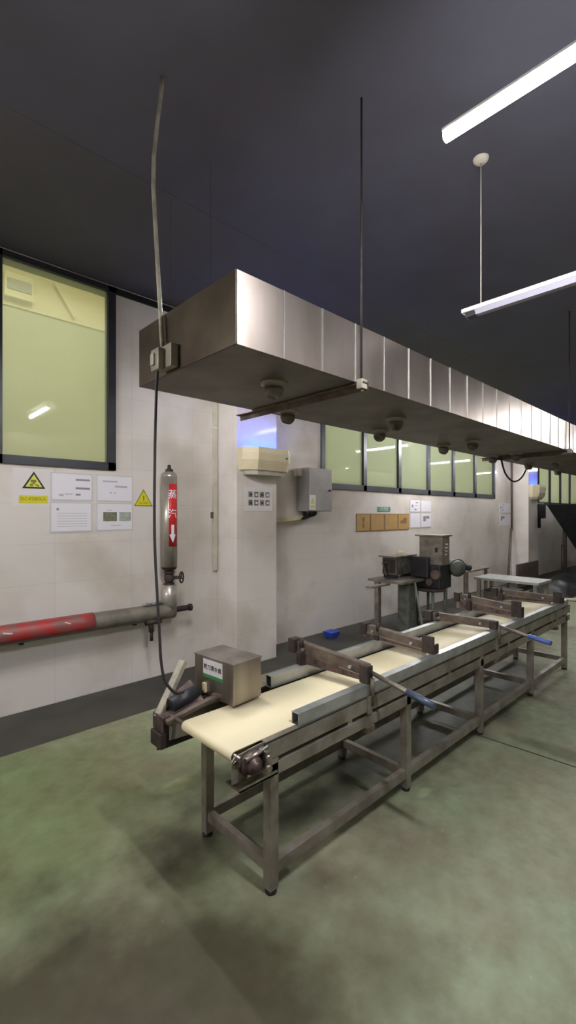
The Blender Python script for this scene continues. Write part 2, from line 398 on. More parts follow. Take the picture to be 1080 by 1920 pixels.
MB().box(2.835, 2.925, 0.12, 1.365, 3.000, 3.026, 0.006).box(2.865, 2.895, 0.12, 1.365, 3.024, 3.038, 0.003).build('housing', M['white'], t)
MB().loft([[(2.842, y, 3.000), (2.86, y, 2.974), (2.90, y, 2.974), (2.918, y, 3.000)] for y in (0.14, 1.28)]).build('diffuser', M['diffuser'], t)
MB().box(2.852, 2.908, 1.28, 1.345, 2.970, 3.000, 0.004).build('lamp_holder', M['blackplastic'], t)
for y in (0.30, 1.255):
    MB().cyl((2.88, y, 3.036), (2.88, y, CEIL-0.02), 0.0035, 8).build('suspension_wire', M['white2'], t)
    MB().lathe((2.88, y, CEIL), [(0.001, -0.03), (0.03, -0.027), (0.045, -0.012), (0.048, 0.0)]).build('ceiling_cup', M['white2'], t)
LAMPS = [  # strength, d, n0, n1, hood, wire, label
    (P['wall_first'], 1.65, 2.35, 3.08, 1, 'cable', 'lit tube lamp hidden behind the near end of the duct'),
    (P['wall_near'], 4.65, 2.5, 3.7, 1, 'cable', 'lit tube lamp hidden behind the duct above the tiled pillar'),
    (P['wall_mid'], 7.5, 3.1, 4.3, 1, 'cable', 'lit tube lamp hidden behind the duct above the milky window strip'),
    (P['wall_far'], 10.65, 2.84, 4.04, 1, 'cable', 'lit tube lamp hidden behind the duct near the end of the milky window strip'),
    (P['wall_far'], 14.3, 2.5, 3.7, 1, 'cable', 'lit tube lamp hidden behind the duct beyond the far pillar'),
    (P['aisle'], 7.0, 0.0, 0.77, 1, 'white', 'nearer lit tube lamp down the aisle, right of the photo edge'),
    (P['aisle'], 10.1, 0.0, 0.77, 1, 'white', 'farther lit tube lamp down the aisle, right of the photo edge'),
    (P['opp'], 1.5, -3.4, -2.2, 1, 'white', 'added fill tube lamp over the opposite aisle, right of the viewpoint'),  # added fill lamp, skipped while its strength is zero
    (P['opp_fill2'], 5.5, -3.4, -2.2, 1, 'white', 'added fill tube lamp over the opposite aisle, far to the right'),  # unseen lamp added as frontal fill
    (P['back'], -1.45, -0.46, 0.77, 0, 'white', 'added fill tube lamp behind the viewpoint, next in the row after the nearest lit one'),  # unseen lamp added to brighten the left wall and floor
    (P['left'], -1.35, 2.45, 3.65, 1, 'white', 'added fill tube lamp near the tiled wall, left of the photo edge'),  # unseen lamp added to light the left wall and duct end
]
for q, x, ya, yb, hd, wm, lab in LAMPS:
    if q > 0: lamp(x, ya, yb, 2.97 if x == 1.65 else 3.0, lab, hood=bool(hd), wm=wm, m=emis('lit_tube', '#f5f4f6', q))
def area(name, loc, sx, sy, power, col, rot=(0, 0, 0)):
    l = bpy.data.lights.new(name, 'AREA'); l.shape = 'RECTANGLE'; l.size = sx; l.size_y = sy; l.energy = power; l.color = col
    o = bpy.data.objects.new(name, l); COL.objects.link(o); o.location = loc; o.rotation_euler = rot
    return o
NEXTP = 130*P['next']
for x, q in ((1.5, 0.9), (7.8, 2.1), (15.5, 2.1)):
    area('ceiling_panel_next_room', (x, 6.3, NT-0.03), 3.5, 1.2, NEXTP*q, (1.0, 0.965, 0.86))

# ---------------------------------------------------------------- duct
DY0, DY1, DZ0, DZ1, DX0, DX1 = 1.54, 2.44, 2.42, 2.735, 1.165, 11.2
duct = thing('air_duct', 'long stainless steel ventilation duct hanging over the conveyor', 'duct', (DX0, (DY0+DY1)/2, DZ0))
MB().box(DX0, DX1, DY0+0.006, DY1, DZ0+0.004, DZ1, 0.0).build('duct_body', M['duct'], duct)['label'] = 'dull steel duct casing'
MB().box(DX0-0.004, DX1, DY0+0.003, DY1, DZ0, DZ0+0.004).build('underside', M['ductdark'], duct)['label'] = 'darker underside of the duct'  # underside in a duller, darker steel than the front panels
MB().box(DX0-0.006, DX0, DY0+0.003, DY1, DZ0, DZ1).build('end_plate', M['ductend'], duct)['label'] = 'stained end plate of the duct with shade painted into its brown'
x = DX0; k = 0
while x < DX1-0.05:
    x2 = min(x+0.267, DX1); e1, e2 = random.uniform(-0.0018, 0.0018), random.uniform(-0.0018, 0.0018)
    e3 = random.uniform(-0.001, 0.001)
    p = MB().loft([[(x, DY0+e1, DZ0), (x2, DY0+e2, DZ0), (x2, DY0+0.008, DZ0), (x, DY0+0.008, DZ0)],
                   [(x, DY0+e1+e3, DZ1), (x2, DY0+e2+e3, DZ1), (x2, DY0+0.008, DZ1), (x, DY0+0.008, DZ1)]])
    p.build('front_panel', M['duct'], duct)
    if k: MB().box(x-0.003, x+0.003, DY0-0.005, DY0+0.004, DZ0, DZ1).build('seam', M['alu'], duct)
    x = x2; k += 1
def nozzle(x, y, ball_dir):
    n = MB().lathe((x, y, DZ0), [(0.075, 0.0), (0.075, -0.010), (0.06, -0.014), (0.052, -0.03), (0.05, -0.002)]).build('nozzle', M['frame'], duct)
    d = Vector(ball_dir).normalized(); c = Vector((x, y, DZ0-0.042))
    prof = [(0.052*math.sin(t), 0.052*math.cos(t)) for t in [PI*(1-i/12*0.78) for i in range(13)]]
    prof = [(max(r, 0.001), h) for r, h in prof]
    prof += [(prof[-1][0]-0.006, prof[-1][1]), (prof[-1][0]-0.014, prof[-1][1]-0.03), (0.001, prof[-1][1]-0.032)]
    MB().lathe(c, prof, d, 24).build('nozzle_ball', M['ductdark'], n)
for x, y, d in ((1.66, 1.86, (-.3, .1, -1)), (2.94, 1.92, (-.4, -.6, -.5)), (4.4, 2.0, (-.1, 0, -1)), (5.62, 2.03, (-.4, .2, -1)), (6.9, 2.0, (.2, -.4, -1)), (8.2, 2.0, (0, -.4, -1)),
                (2.18, 2.30, (-.2, .1, -1)), (3.27, 2.30, (-.9, .0, -.5)), (4.45, 2.33, (-.3, .2, -1)), (5.68, 2.33, (-.2, .2, -1)), (6.9, 2.33, (.2, .2, -1)), (8.2, 2.33, (0, .2, -1)), (9.5, 2.3, (0, .3, -1))):
    nozzle(x, y, d)
def hanger(x, label, back):
    t = thing('duct_hanger', label, 'hanger', (x, DY0-0.02, CEIL), 'duct hangers')
    MB().cyl((x, DY0-0.022, DZ0-0.03), (x, DY0-0.022, CEIL), 0.006, 10).build('rod', M['rustdark'], t)
    MB().box(x-0.02, x+0.025, DY0-0.05, back, DZ0-0.012, DZ0-0.004).box(x+0.02, x+0.025, DY0-0.05, back, DZ0-0.045, DZ0-0.004).build('angle_bar', M['rust'], t)
    MB().box(x-0.025, x+0.025, DY0-0.045, DY0-0.006, DZ0-0.04, DZ0+0.012, 0.004).build('bracket', M['grimy'], t)
    MB().cyl((x, DY0-0.022, DZ0-0.055), (x, DY0-0.022, DZ0-0.038), 0.014, 6).build('nut', M['rust'], t)
hanger(1.99, 'dark thin rod and angle bar carrying the duct near its front end', 2.62)
hanger(5.75, 'pale jointed rod and angle bar carrying the duct far down the room', 2.5)
# switch box, conduit and cables on the duct end
sb = thing('switch_box', 'small white switch box fixed to the brown end of the duct', 'switch', (DX0-0.006, 2.09, 2.43))
MB().box(DX0-0.05, DX0-0.006, 2.005, 2.14, 2.43, 2.545, 0.008).build('backplate', M['dirtybox'], sb)
MB().box(DX0-0.085, DX0-0.05, 2.065, 2.15, 2.42, 2.53, 0.010).build('cover', M['dirtybox'], sb)
MB().box(DX0-0.094, DX0-0.084, 2.10, 2.135, 2.445, 2.505, 0.004).build('rocker', M['grimy'], sb)
cp = [(1.135, 2.125, 2.53), (1.135, 2.15, 2.75), (1.135, 2.19, 3.10), (1.135, 2.225, 3.42), (1.135, 2.22, 3.58), (1.14, 2.19, 3.75), (1.145, 2.16, 3.88), (1.15, 2.155, CEIL)]
single('conduit', MB().tube(cp, 0.011, 10), M['grimy'], 'crooked white conduit rising from the switch box to the ceiling', 'conduit', cp[-1])
cab = [(1.10, 2.11, 2.425), (1.10, 2.124, 2.32), (1.10, 2.14, 2.0), (1.10, 2.143, 1.6), (1.10, 2.115, 1.30), (1.10, 2.09, 1.10), (1.105, 2.085, 0.97), (1.12, 2.07, 0.87), (1.17, 2.06, 0.80), (1.24, 2.10, 0.775)]
def smooth(pts, n=6):
    P = [Vector(p) for p in pts]; out = []
    for i in range(len(P)-1):
        a, b, c, d = P[max(i-1, 0)], P[i], P[i+1], P[min(i+2, len(P)-1)]
        for k in range(n):
            t = k/n; out.append(0.5*((2*b)+(c-a)*t+(2*a-5*b+4*c-d)*t*t+(-a+3*b-3*c+d)*t**3))
    return out + [P[-1]]
single('power_cable', MB().tube(smooth(cab), 0.0075, 8), M['cable'], 'dark cable hanging from the duct end down to the conveyor head', 'cable', cab[0])

# ---------------------------------------------------------------- insect traps on the pillars
def trap(x0, x1, y, zt, zb, label, col):
    t = thing('insect_trap', label, 'insect trap', ((x0+x1)/2, y, zb), 'insect traps on the pillars')
    def ring(s, z, dep, in_=0.0):
        c = (x0+x1)/2; h = (x1-x0)/2*s-in_
        return [(c-h, y, z), (c-h, y-dep*0.45+in_*0.3, z), (c-h*0.62, y-dep+in_, z), (c+h*0.62, y-dep+in_, z), (c+h, y-dep*0.45+in_*0.3, z), (c+h, y, z)]
    MB().loft([ring(0.94, zb+0.05, 0.17), ring(1.0, zb+0.16, 0.205), ring(1.0, zt-0.06, 0.21), ring(0.985, zt, 0.205), ring(0.985, zt, 0.205, 0.012), ring(0.93, zb+0.06, 0.17, 0.012)], (True, True)).build('shell', M['cream'], t)
    MB().loft([ring(0.78, zb, 0.135), ring(0.88, zb+0.05, 0.155)]).build('tray', M['white2'], t)
    MB().cyl((x0+0.08, y-0.13, zt-0.035), (x1-0.08, y-0.13, zt-0.035), 0.012, 12).build('blue_lamp_tube', M['uv'], t)
    MB().cyl((x1-0.17, y-0.207, zt-0.10), (x1-0.17, y-0.222, zt-0.10), 0.009, 12).build('indicator', M['blackplastic'], t)
    return t
trap(3.075, 3.80, 4.06, 2.45, 2.15, 'cream wall-mounted insect trap glowing blue on the nearer pillar', 'cream')
trap(12.03, 12.75, 4.06, 2.44, 2.08, 'small distant insect trap glowing blue on the far pillar', 'cream')

# ---------------------------------------------------------------- papers and signs on the wall
def holder(x0, x1, z0, z1, label, fill, y=WALL, group='document holders under the large window', m=None):
    t = thing('document_holder', label, 'notice', ((x0+x1)/2, y, z0), group)
    MB().box(x0, x1, y-0.004, y, z0, z1).build('backing', M['paperedge'], t)
    MB().box(x0+0.012, x1-0.012, y-0.006, y-0.004, z0+0.014, z1-0.010).build('sheet', m or M['paper'], t)
    fill(t, x0, x1, z0, z1, y-0.0062)
    return t
def ink(t, rects, y, m, name='print'):
    b = MB()
    for x0, x1, z0, z1 in rects: b.box(x0, x1, y-0.0008, y, z0, z1)
    return b.build(name, m, t)
def f1(t, x0, x1, z0, z1, y):
    ink(t, [(x0+0.215, x0+0.345, z1-0.068, z1-0.052), (x0+0.215, x0+0.345, z1-0.148, z1-0.130), (x0+0.215, x0+0.26, z1-0.206, z1-0.19)], y, M['inkgrey'])
    ink(t, [(x0+0.07, x0+0.11, z1-0.215, z1-0.195), (x0+0.12, x0+0.19, z1-0.2, z1-0.19)], y, M['inkpale'], 'caption')
def f2(t, x0, x1, z0, z1, y):
    ink(t, [(x0+0.06, x1-0.16, z1-0.07, z1-0.055), (x0+0.18, x1-0.06, z1-0.12, z1-0.10), (x0+0.13, x0+0.15, z1-0.18, z1-0.165), (x0+0.17, x0+0.19, z1-0.18, z1-0.17)], y, M['inkpale'])
def f3(t, x0, x1, z0, z1, y):
    ink(t, [(x0+0.055, x0+0.075, z1-0.075, z1-0.055)], y, M['inkgrey'], 'mark')
    ink(t, [(x0+0.06, x1-0.05, z1-0.10-0.024*k, z1-0.106-0.024*k) for k in range(6)], y, M['paperedge'])
def f4(t, x0, x1, z0, z1, y):
    ink(t, [(x0+0.065, x0+0.20, z0+0.095, z0+0.185)], y, M['photo1'], 'photo')
    ink(t, [(x0+0.225, x0+0.345, z0+0.095, z0+0.185)], y, M['photo2'], 'photo')
    ink(t, [(x0+0.1, x0+0.15, z0+0.2, z0+0.207), (x0+0.14, x0+0.24, z0+0.05, z0+0.056)], y, M['inkpale'])
holder(1.272, 1.645, 1.825, 2.085, 'white notice with short grey text bars, upper left of four under the window', f1)
holder(1.678, 2.045, 1.825, 2.088, 'nearly blank white notice, upper right of four under the window', f2)
holder(1.266, 1.640, 1.535, 1.815, 'white notice with fine grey lines, lower left of four under the window', f3)
holder(1.678, 2.045, 1.540, 1.815, 'white notice with two printed photos, lower right of four under the window', f4)

def tri(cx, zb, w, h): return [(cx-w/2, zb), (cx+w/2, zb), (cx, zb+h)]
sg = thing('warning_sign', 'black bordered yellow triangle warning sign under the large window', 'sign', (1.137, WALL, 1.78))
MB().box(0.975, 1.29, WALL-0.002, WALL, 1.775, 2.105).build('backing_sheet', M['wallpaper'], sg)
MB().plate(tri(1.137, 1.93, 0.185, 0.15), WALL-0.004, WALL-0.002).build('border', M['ink'], sg)
MB().plate(tri(1.137, 1.944, 0.135, 0.110), WALL-0.005, WALL-0.004).build('triangle', M['yellow2'], sg)
MB().box(1.112, 1.155, WALL-0.006, WALL-0.005, 1.983, 2.007).box(1.127, 1.143, WALL-0.006, WALL-0.005, 1.968, 1.985).box(1.105, 1.13, WALL-0.006, WALL-0.005, 1.951, 1.972)\
    .bar((1.148, WALL-0.0055, 1.967), (1.178, WALL-0.0055, 1.952), 0.001, 0.012).build('pictogram', M['inkolive'], sg)
MB().box(1.02, 1.25, WALL-0.004, WALL-0.002, 1.80, 1.868).build('caption_strip', M['yellow'], sg)
text('当心机械伤人', 0.036, (1.132, WALL-0.0045, 1.836), R_WALL, M['inkolive'], sg)
s2 = thing('warning_sign', 'plain yellow triangle warning sign beside the steam pipe', 'sign', (2.16, WALL, 1.785))
MB().plate(tri(2.16, 1.787, 0.205, 0.176), WALL-0.003, WALL).build('border', M['inkolive'], s2)
MB().plate(tri(2.16, 1.796, 0.178, 0.150), WALL-0.004, WALL-0.003).build('triangle', M['yellow'], s2)
MB().box(2.153, 2.167, WALL-0.005, WALL-0.004, 1.855, 1.895).box(2.155, 2.165, WALL-0.005, WALL-0.004, 1.840, 1.849).build('pictogram', M['inkolive'], s2)
text('当心烫伤', 0.026, (2.16, WALL-0.0045, 1.818), R_WALL, M['inkolive'], s2)

# picture sheet on the pillar
ps = thing('picture_sheet', 'white sheet with two rows of small dark pictures on the pillar', 'notice', (3.40, 4.06, 1.74))
MB().box(3.19, 3.59, 4.057, 4.06, 1.74, 2.02).build('sheet', M['wallpaper'], ps)
for r in range(2):
    for c in range(4):
        x = 3.23+c*0.085; z = 1.93-r*0.095
        MB().box(x, x+0.062, 4.0562, 4.057, z-0.03, z+0.035).build('picture', M['photo1'] if (r+c) % 3 else M['inkgrey'], ps)
        MB().box(x+0.02, x+0.05, 4.0556, 4.0562, z-0.012, z+0.012).build('picture_detail', M['paper'] if c % 2 else M['ink'], ps)

# far notices
kx = [5.687, 6.06, 6.455, 6.855, 7.229]
for k in range(4):
    t = thing('kraft_board', ['brown kraft board with vertical scribble, leftmost of four under the windows', 'plain brown kraft board, second from the left under the windows',
              'plain brown kraft board, third from the left under the windows', 'brown kraft board with dark smudge, rightmost of four under the windows'][k], 'board', ((kx[k]+kx[k+1])/2, WALL, 1.43), 'brown boards under the window strip')
    a, b = kx[k]+0.008, kx[k+1]-0.012
    MB().box(a, b, WALL-0.006, WALL, 1.43, 1.715).build('backing', M['kraftedge'], t)
    MB().box(a+0.012, b-0.012, WALL-0.008, WALL-0.006, 1.444, 1.703).build('face', M['kraft'], t)
    if k == 0:
        ink(t, [(a+0.15, a+0.21, 1.60, 1.655), (a+0.165, a+0.195, 1.56, 1.61), (a+0.155, a+0.2, 1.52, 1.55), (a+0.17, a+0.2, 1.48, 1.525)], WALL-0.008, M['kraftedge'], 'scribble')
    if k == 3:
        ink(t, [(a+0.16, a+0.28, 1.60, 1.645), (a+0.08, a+0.27, 1.545, 1.60)], WALL-0.008, M['kraftedge'], 'smudge')
t = thing('green_sign', 'small green lettered sign above the brown kraft boards', 'sign', (6.44, WALL, 1.755))
MB().box(6.255, 6.63, WALL-0.005, WALL, 1.752, 1.832).build('plate', M['green'], t)
text('卫生管理', 0.062, (6.44, WALL-0.0055, 1.790), R_WALL, M['paper'], t, bold=0.0)
def g0(t, x0, x1, z0, z1, y): pass
def g1(t, x0, x1, z0, z1, y): ink(t, [(x0+0.06, x0+0.11, z1-0.14, z1-0.09), (x0+0.19, x0+0.28, z1-0.06, z1-0.045), (x0+0.17, x0+0.26, z1-0.11, z1-0.10), (x0+0.15, x0+0.22, z1-0.19, z1-0.165)], y, M['inkgrey'])
def g2(t, x0, x1, z0, z1, y): ink(t, [(x0+0.08, x0+0.17, z1-0.16, z1-0.06), (x0+0.18, x0+0.30, z1-0.11, z1-0.06)], y, M['inkgrey'])
FG = 'white notices right of the brown boards'
holder(7.25, 7.61, 1.745, 1.972, 'far white notice with grey marks, upper left of the set beside brown boards', g1, group=FG)
holder(7.63, 8.01, 1.745, 1.972, 'far blank white notice, upper right of the set beside brown boards', g0, group=FG)
holder(7.25, 7.61, 1.455, 1.735, 'far blank white notice, lower left touching the brown boards', g0, group=FG)
holder(7.63, 8.01, 1.455, 1.735, 'far white notice with dark print, lower right of the set beside brown boards', g2, group=FG)
holder(11.23, 11.93, 1.74, 1.99, 'upper white notice on the wall before the far pillar', g1, group='notices by the far pillar')
holder(11.23, 11.93, 1.42, 1.72, 'lower white notice on the wall before the far pillar', g2, group='notices by the far pillar')

# ---------------------------------------------------------------- pipes on the wall
PY = 4.325; PX = 2.385
sp = thing('steam_pipe', 'lagged steam pipe with red label, valve and horizontal run along the wall', 'pipe', (PX, WALL, 0.69))
MB().cyl((PX, PY, 1.155), (PX, PY, 2.10), 0.083, 32).lathe((PX, PY, 2.10), [(0.083, 0), (0.078, 0.03), (0.045, 0.05), (0.04, 0.05)]).build('upper_jacket', M['jacket'], sp)
MB().lathe((PX, PY, 2.14), [(0.04, 0.0), (0.042, 0.03), (0.02, 0.045), (0.016, 0.08), (0.001, 0.085)]).build('top_cap', M['rustdark'], sp)
# wrapped red label: cylinder patch facing the aisle
def patch(z0, z1, a0, a1, r, seg=14):
    b = MB(); vs = []; 
    for i in range(seg+1):
        a = a0+(a1-a0)*i/seg
        for rr in (r, r-0.002):
            for z in (z0, z1): vs.append((PX+rr*math.cos(a), PY+rr*math.sin(a), z))
    fs = []
    for i in range(seg):
        o = i*4; q = o+4
        fs += [[o, q, q+1, o+1], [o+2, o+3, q+3, q+2], [o+1, q+1, q+3, o+3], [o, o+2, q+2, q]]
    fs += [[0, 1, 3, 2], [seg*4, seg*4+2, seg*4+3, seg*4+1]]
    return b.add(vs, fs, True)
A0, A1 = math.radians(-128), math.radians(-62)
lb = patch(1.37, 2.02, math.radians(-121), math.radians(-50), 0.0845).build('red_label', M['red'], sp)
fa = math.radians(-93)                # direction the lettering looks
fn = Vector((math.cos(fa), math.sin(fa), 0)); ft = Vector((-math.sin(fa), math.cos(fa), 0))
RL = Matrix(((ft.x, 0, fn.x, 0), (ft.y, 0, fn.y, 0), (0, 1, 0, 0), (0, 0, 0, 1)))
def onpipe(z, lift=0.001): return Vector((PX, PY, z)) + fn*(0.0845+lift)
def wrap(o):
    """bend lettering round the jacket"""
    loc = Vector(sp.location)
    bm = bmesh.new(); bm.from_mesh(o.data); bmesh.ops.triangulate(bm, faces=bm.faces)
    bmesh.ops.subdivide_edges(bm, edges=bm.edges, cuts=2, use_grid_fill=True); bm.to_mesh(o.data); bm.free()
    for v in o.data.vertices:
        w = v.co + loc; d = w - Vector((PX, PY, w.z)); s = d.dot(ft); h = d.dot(fn)
        a = s/0.0845; w2 = Vector((PX, PY, w.z)) + (fn*math.cos(a) + ft*math.sin(a))*(h)
        v.co = w2 - loc
for body, z in (('蒸', 1.905), ('汽', 1.705)):
    wrap(text(body, 0.10, onpipe(z, 0.0015), RL, M['paper'], sp, 'label_character', bold=0.0008))
ar = MB()
def P2(u, z): return Vector((PX, PY, z)) + ft*u + fn*0.0855
prof = [(-0.016, 1.595), (0.016, 1.595), (0.016, 1.495), (0.036, 1.495), (0.0, 1.41), (-0.036, 1.495), (-0.016, 1.495)]
ar.loft([[P2(u, z)+fn*0.001 for u, z in prof], [P2(u, z)-fn*0.002 for u, z in prof]])
wrap(ar.build('label_arrow', M['paper'], sp))
MB().lathe((PX, PY, 1.155), [(0.083, 0.0), (0.075, -0.02), (0.04, -0.045), (0.03, -0.05)]).build('lower_cap', M['rustdark'], sp)
vb = MB().cyl((PX, PY, 1.11), (PX, PY, 0.96), 0.03, 16).lathe((PX, PY, 1.04), [(0.035, -0.05), (0.05, -0.025), (0.05, 0.025), (0.035, 0.05)]).cyl((PX, PY, 1.04), (PX+0.085, PY-0.105, 1.045), 0.018, 12)\
    .cyl((PX, PY, 1.105), (PX, PY, 1.085), 0.055, 20).cyl((PX, PY, 0.985), (PX, PY, 0.965), 0.055, 20).build('valve', M['rustdark'], sp)
hc = Vector((PX+0.085, PY-0.105, 1.045)); hx = Vector((0.62, -0.78, 0.05)).normalized()
hw = MB().torus(hc, hx, 0.055, 0.009)
for k in range(3):
    a = 2*PI*k/3+0.4; u = hx.cross(Vector((0, 0, 1))).normalized(); w = hx.cross(u)
    hw.cyl(hc, hc+(u*math.cos(a)+w*math.sin(a))*0.055, 0.006, 8)
hw.build('handwheel', M['rustdark'], vb)
MB().cyl((PX, PY, 0.70), (PX, PY, 0.968), 0.078, 32).build('lower_jacket', M['jacket'], sp)
hp = smooth([(-3.9, PY, 0.705), (0.0, PY, 0.705), (1.2, PY, 0.705), (1.9, PY, 0.70), (2.43, PY, 0.695)], 4)
MB().tube(hp, 0.083, 24).build('horizontal_jacket', M['lag'], sp)['label'] = 'dirty grey brown lagging of the horizontal run'
# worn red band wrapped on the upper half
rb = MB(); vs = []; seg = 12; N = 10
for i in range(N+1):
    x = 0.5+(1.60-0.5)*i/N
    for j in range(seg+1):
        a = math.radians(215-135*j/seg)      # around the pipe axis: from the aisle side up to the top
        vs.append((x, PY+0.0855*math.cos(a), 0.705+0.0855*math.sin(a)+ (0.004 if False else 0)))
fs = []
for i in range(N):
    for j in range(seg): fs.append([i*(seg+1)+j, (i+1)*(seg+1)+j, (i+1)*(seg+1)+j+1, i*(seg+1)+j+1])
rbo = rb.add(vs, fs, True).build('red_band', M['redworn'], sp); rbo['label'] = 'worn red label wrapped on the horizontal run'
sol = rbo.modifiers.new('thick', 'SOLIDIFY'); sol.thickness = 0.002; sol.offset = -1
MB().bar((0.86, PY-0.079, 0.742), (0.93, PY-0.081, 0.728), 0.004, 0.012).bar((1.33, PY-0.079, 0.755), (1.38, PY-0.082, 0.735), 0.004, 0.008).build('label_remnant', M['paper'], sp)
MB().cyl((2.44, PY, 0.695), (2.63, PY-0.02, 0.70), 0.030, 16).cyl((2.61, PY-0.02, 0.70), (2.64, PY-0.022, 0.70), 0.040, 6).build('end_stub', M['rustdark'], sp)
MB().cyl((2.16, PY-0.03, 0.66), (2.16, PY-0.05, 0.52), 0.026, 14).cyl((2.16, PY-0.05, 0.53), (2.16, PY-0.05, 0.43), 0.018, 12).cyl((2.10, PY-0.04, 0.615), (2.26, PY-0.06, 0.62), 0.028, 12).build('drain_leg', M['rustdark'], sp)
fb = MB(); rnd = random.Random(3)
for k in range(7):
    c = Vector((2.12+0.05*k*0.9, PY-0.02+rnd.uniform(-.02, .02), 0.785+rnd.uniform(-.006, .018))); a = rnd.uniform(-0.6, 0.6)
    fb.bar(c-Vector((0.03, 0, a*0.03)), c+Vector((0.03, 0.02, a*0.03)), 0.05, 0.012, 0.003)
fb.build('foil_wrap', M['alu'], sp)['label'] = 'crumpled bright foil on top of the pipe joint'
MB().box(2.375, 2.395, PY+0.05, WALL, 1.85, 1.87).box(2.375, 2.395, PY+0.05, WALL, 1.28, 1.30).box(1.0, 1.03, PY, WALL, 0.60, 0.62).box(2.0, 2.03, PY, WALL, 0.60, 0.62).build('wall_bracket', M['rustdark'], sp)

tr = thing('wall_trunking', 'vertical white cable trunking in the corner left of the pillar', 'trunking', (3.03, WALL, 1.05))
MB().box(3.005, 3.06, WALL-0.035, WALL, 1.05, 3.87, 0.003).build('channel', M['white2'], tr)
MB().box(2.985, 3.005, WALL-0.03, WALL, 1.66, 1.73).build('clip', M['rust'], tr)
MB().box(2.99, 3.07, WALL-0.04, WALL, 2.70, 2.715).build('joint_band', M['white'], tr)

# electrical cabinet
eb = thing('electrical_cabinet', 'grey wall-mounted electrical cabinet with yellow hazard label', 'cabinet', (4.62, WALL, 1.74))
MB().box(4.385, 4.855, 4.235, WALL, 1.745, 2.335, 0.006).build('cabinet_body', M['grey'], eb)
dr = MB().box(4.39, 4.85, 4.215, 4.233, 1.75, 2.33, 0.006).build('door', M['grey'], eb)
MB().cyl((4.79, 4.218, 2.035), (4.79, 4.198, 2.035), 0.014, 14).bar((4.79, 4.20, 2.035), (4.835, 4.20, 2.035), 0.008, 0.012).build('lock_handle', M['redmetal'], dr)
lbk = MB().box(4.395, 4.515, 4.2125, 4.215, 1.765, 1.965).build('hazard_label', M['paper'], dr)
MB().plate(tri(4.455, 1.848, 0.090, 0.085), 4.2105, 4.2125).build('hazard_mark', M['yellow2'], dr)
MB().box(4.412, 4.498, 4.2105, 4.2125, 1.79, 1.828).build('hazard_caption', M['yellow2'], dr)
MB().box(4.30, 4.385, 4.33, 4.42, 2.22, 2.325, 0.006).build('side_box', M['white2'], eb)
cw = thing('cable_bundle', 'dark bundle of cables hanging below the electrical cabinet', 'cables', (4.5, 4.35, 1.74))
rnd = random.Random(5)
for k in range(6):
    x = 4.42+0.045*k
    MB().tube(smooth([(x, 4.34+rnd.uniform(-.05, .05), 1.75), (x-0.01, 4.34, 1.70), (4.45+rnd.uniform(-.03, .03), 4.36, 1.655), (4.38, 4.38, 1.655+rnd.uniform(-.02, .02))], 5), 0.017, 8).build('cable', M['blackplastic'], cw)
single('cable_duct', MB().bar((3.66, 4.40, 1.60), (4.43, 4.40, 1.665), 0.09, 0.055, 0.004), M['cream'], 'cream cable duct running from the pillar to below the cabinet', 'cable duct', (3.66, 4.40, 1.60))

# ---------------------------------------------------------------- conveyor
NY, FY = 1.545, 2.055         # leg centre lines
LX = [1.36, 2.47, 3.515, 4.62, 5.66]
cv = thing('belt_conveyor', 'long steel-framed conveyor with cream belt under the duct', 'conveyor', (1.36, 1.8, 0))
for x in LX:
    for y in (NY, FY):
        MB().box(x-0.025, x+0.025, y-0.025, y+0.025, 0.018, 0.61, 0.003).build('leg', M['frame'], cv)
        MB().cyl((x, y, 0.0), (x, y, 0.012), 0.027, 16).cyl((x, y, 0.01), (x, y, 0.02), 0.020, 12).build('foot', M['blackplastic'], cv)
    MB().box(x-0.018, x+0.018, NY+0.025, FY-0.025, 0.085, 0.135, 0.002).build('cross_rail', M['frame'], cv)
for y, n in ((NY, 'lower_rail'), (FY, 'lower_rail')):
    for a, b in zip(LX[:-1], LX[1:]):
        MB().box(a+0.025, b-0.025, y-0.019, y+0.019, 0.08, 0.135, 0.002).build(n, M['frame'], cv)
XA, XB = 1.31, 5.78
for y, s in ((NY, -1), (FY, 1)):
    yo = y+s*0.025
    # angle side plate with a top flange
    b = MB().box(XA, XB, min(yo, yo-s*0.006), max(yo, yo-s*0.006), 0.612, 0.695, 0.001)
    b.box(XA, XB, min(yo, yo-s*0.045), max(yo, yo-s*0.045), 0.689, 0.695)
    b.build('side_plate', M['frame'], cv)
    MB().box(XA+0.02, XB, min(yo, yo-s*0.035), max(yo, yo-s*0.035), 0.53, 0.588, 0.003).build('bottom_channel', M['frame'], cv)
    for x in LX + [1.9, 3.0, 4.05, 5.2]:
        MB().box(x-0.018, x+0.018, min(yo-s*0.004, yo-s*0.03), max(yo-s*0.004, yo-s*0.03), 0.585, 0.615).build('spacer', M['frame'], cv)
# thin return guide seen under the near channel
MB().bar((1.5, NY+0.06, 0.50), (5.6, NY+0.06, 0.50), 0.03, 0.008).bar((1.5, FY-0.06, 0.50), (5.6, FY-0.06, 0.50), 0.03, 0.008).build('return_guide', M['frame'], cv)
MB().box(1.42, 5.68, NY+0.03, FY-0.03, 0.520, 0.526).build('added_shade_pan', M['frame'], cv)  # pan added to block light and deepen the shadow below the belt
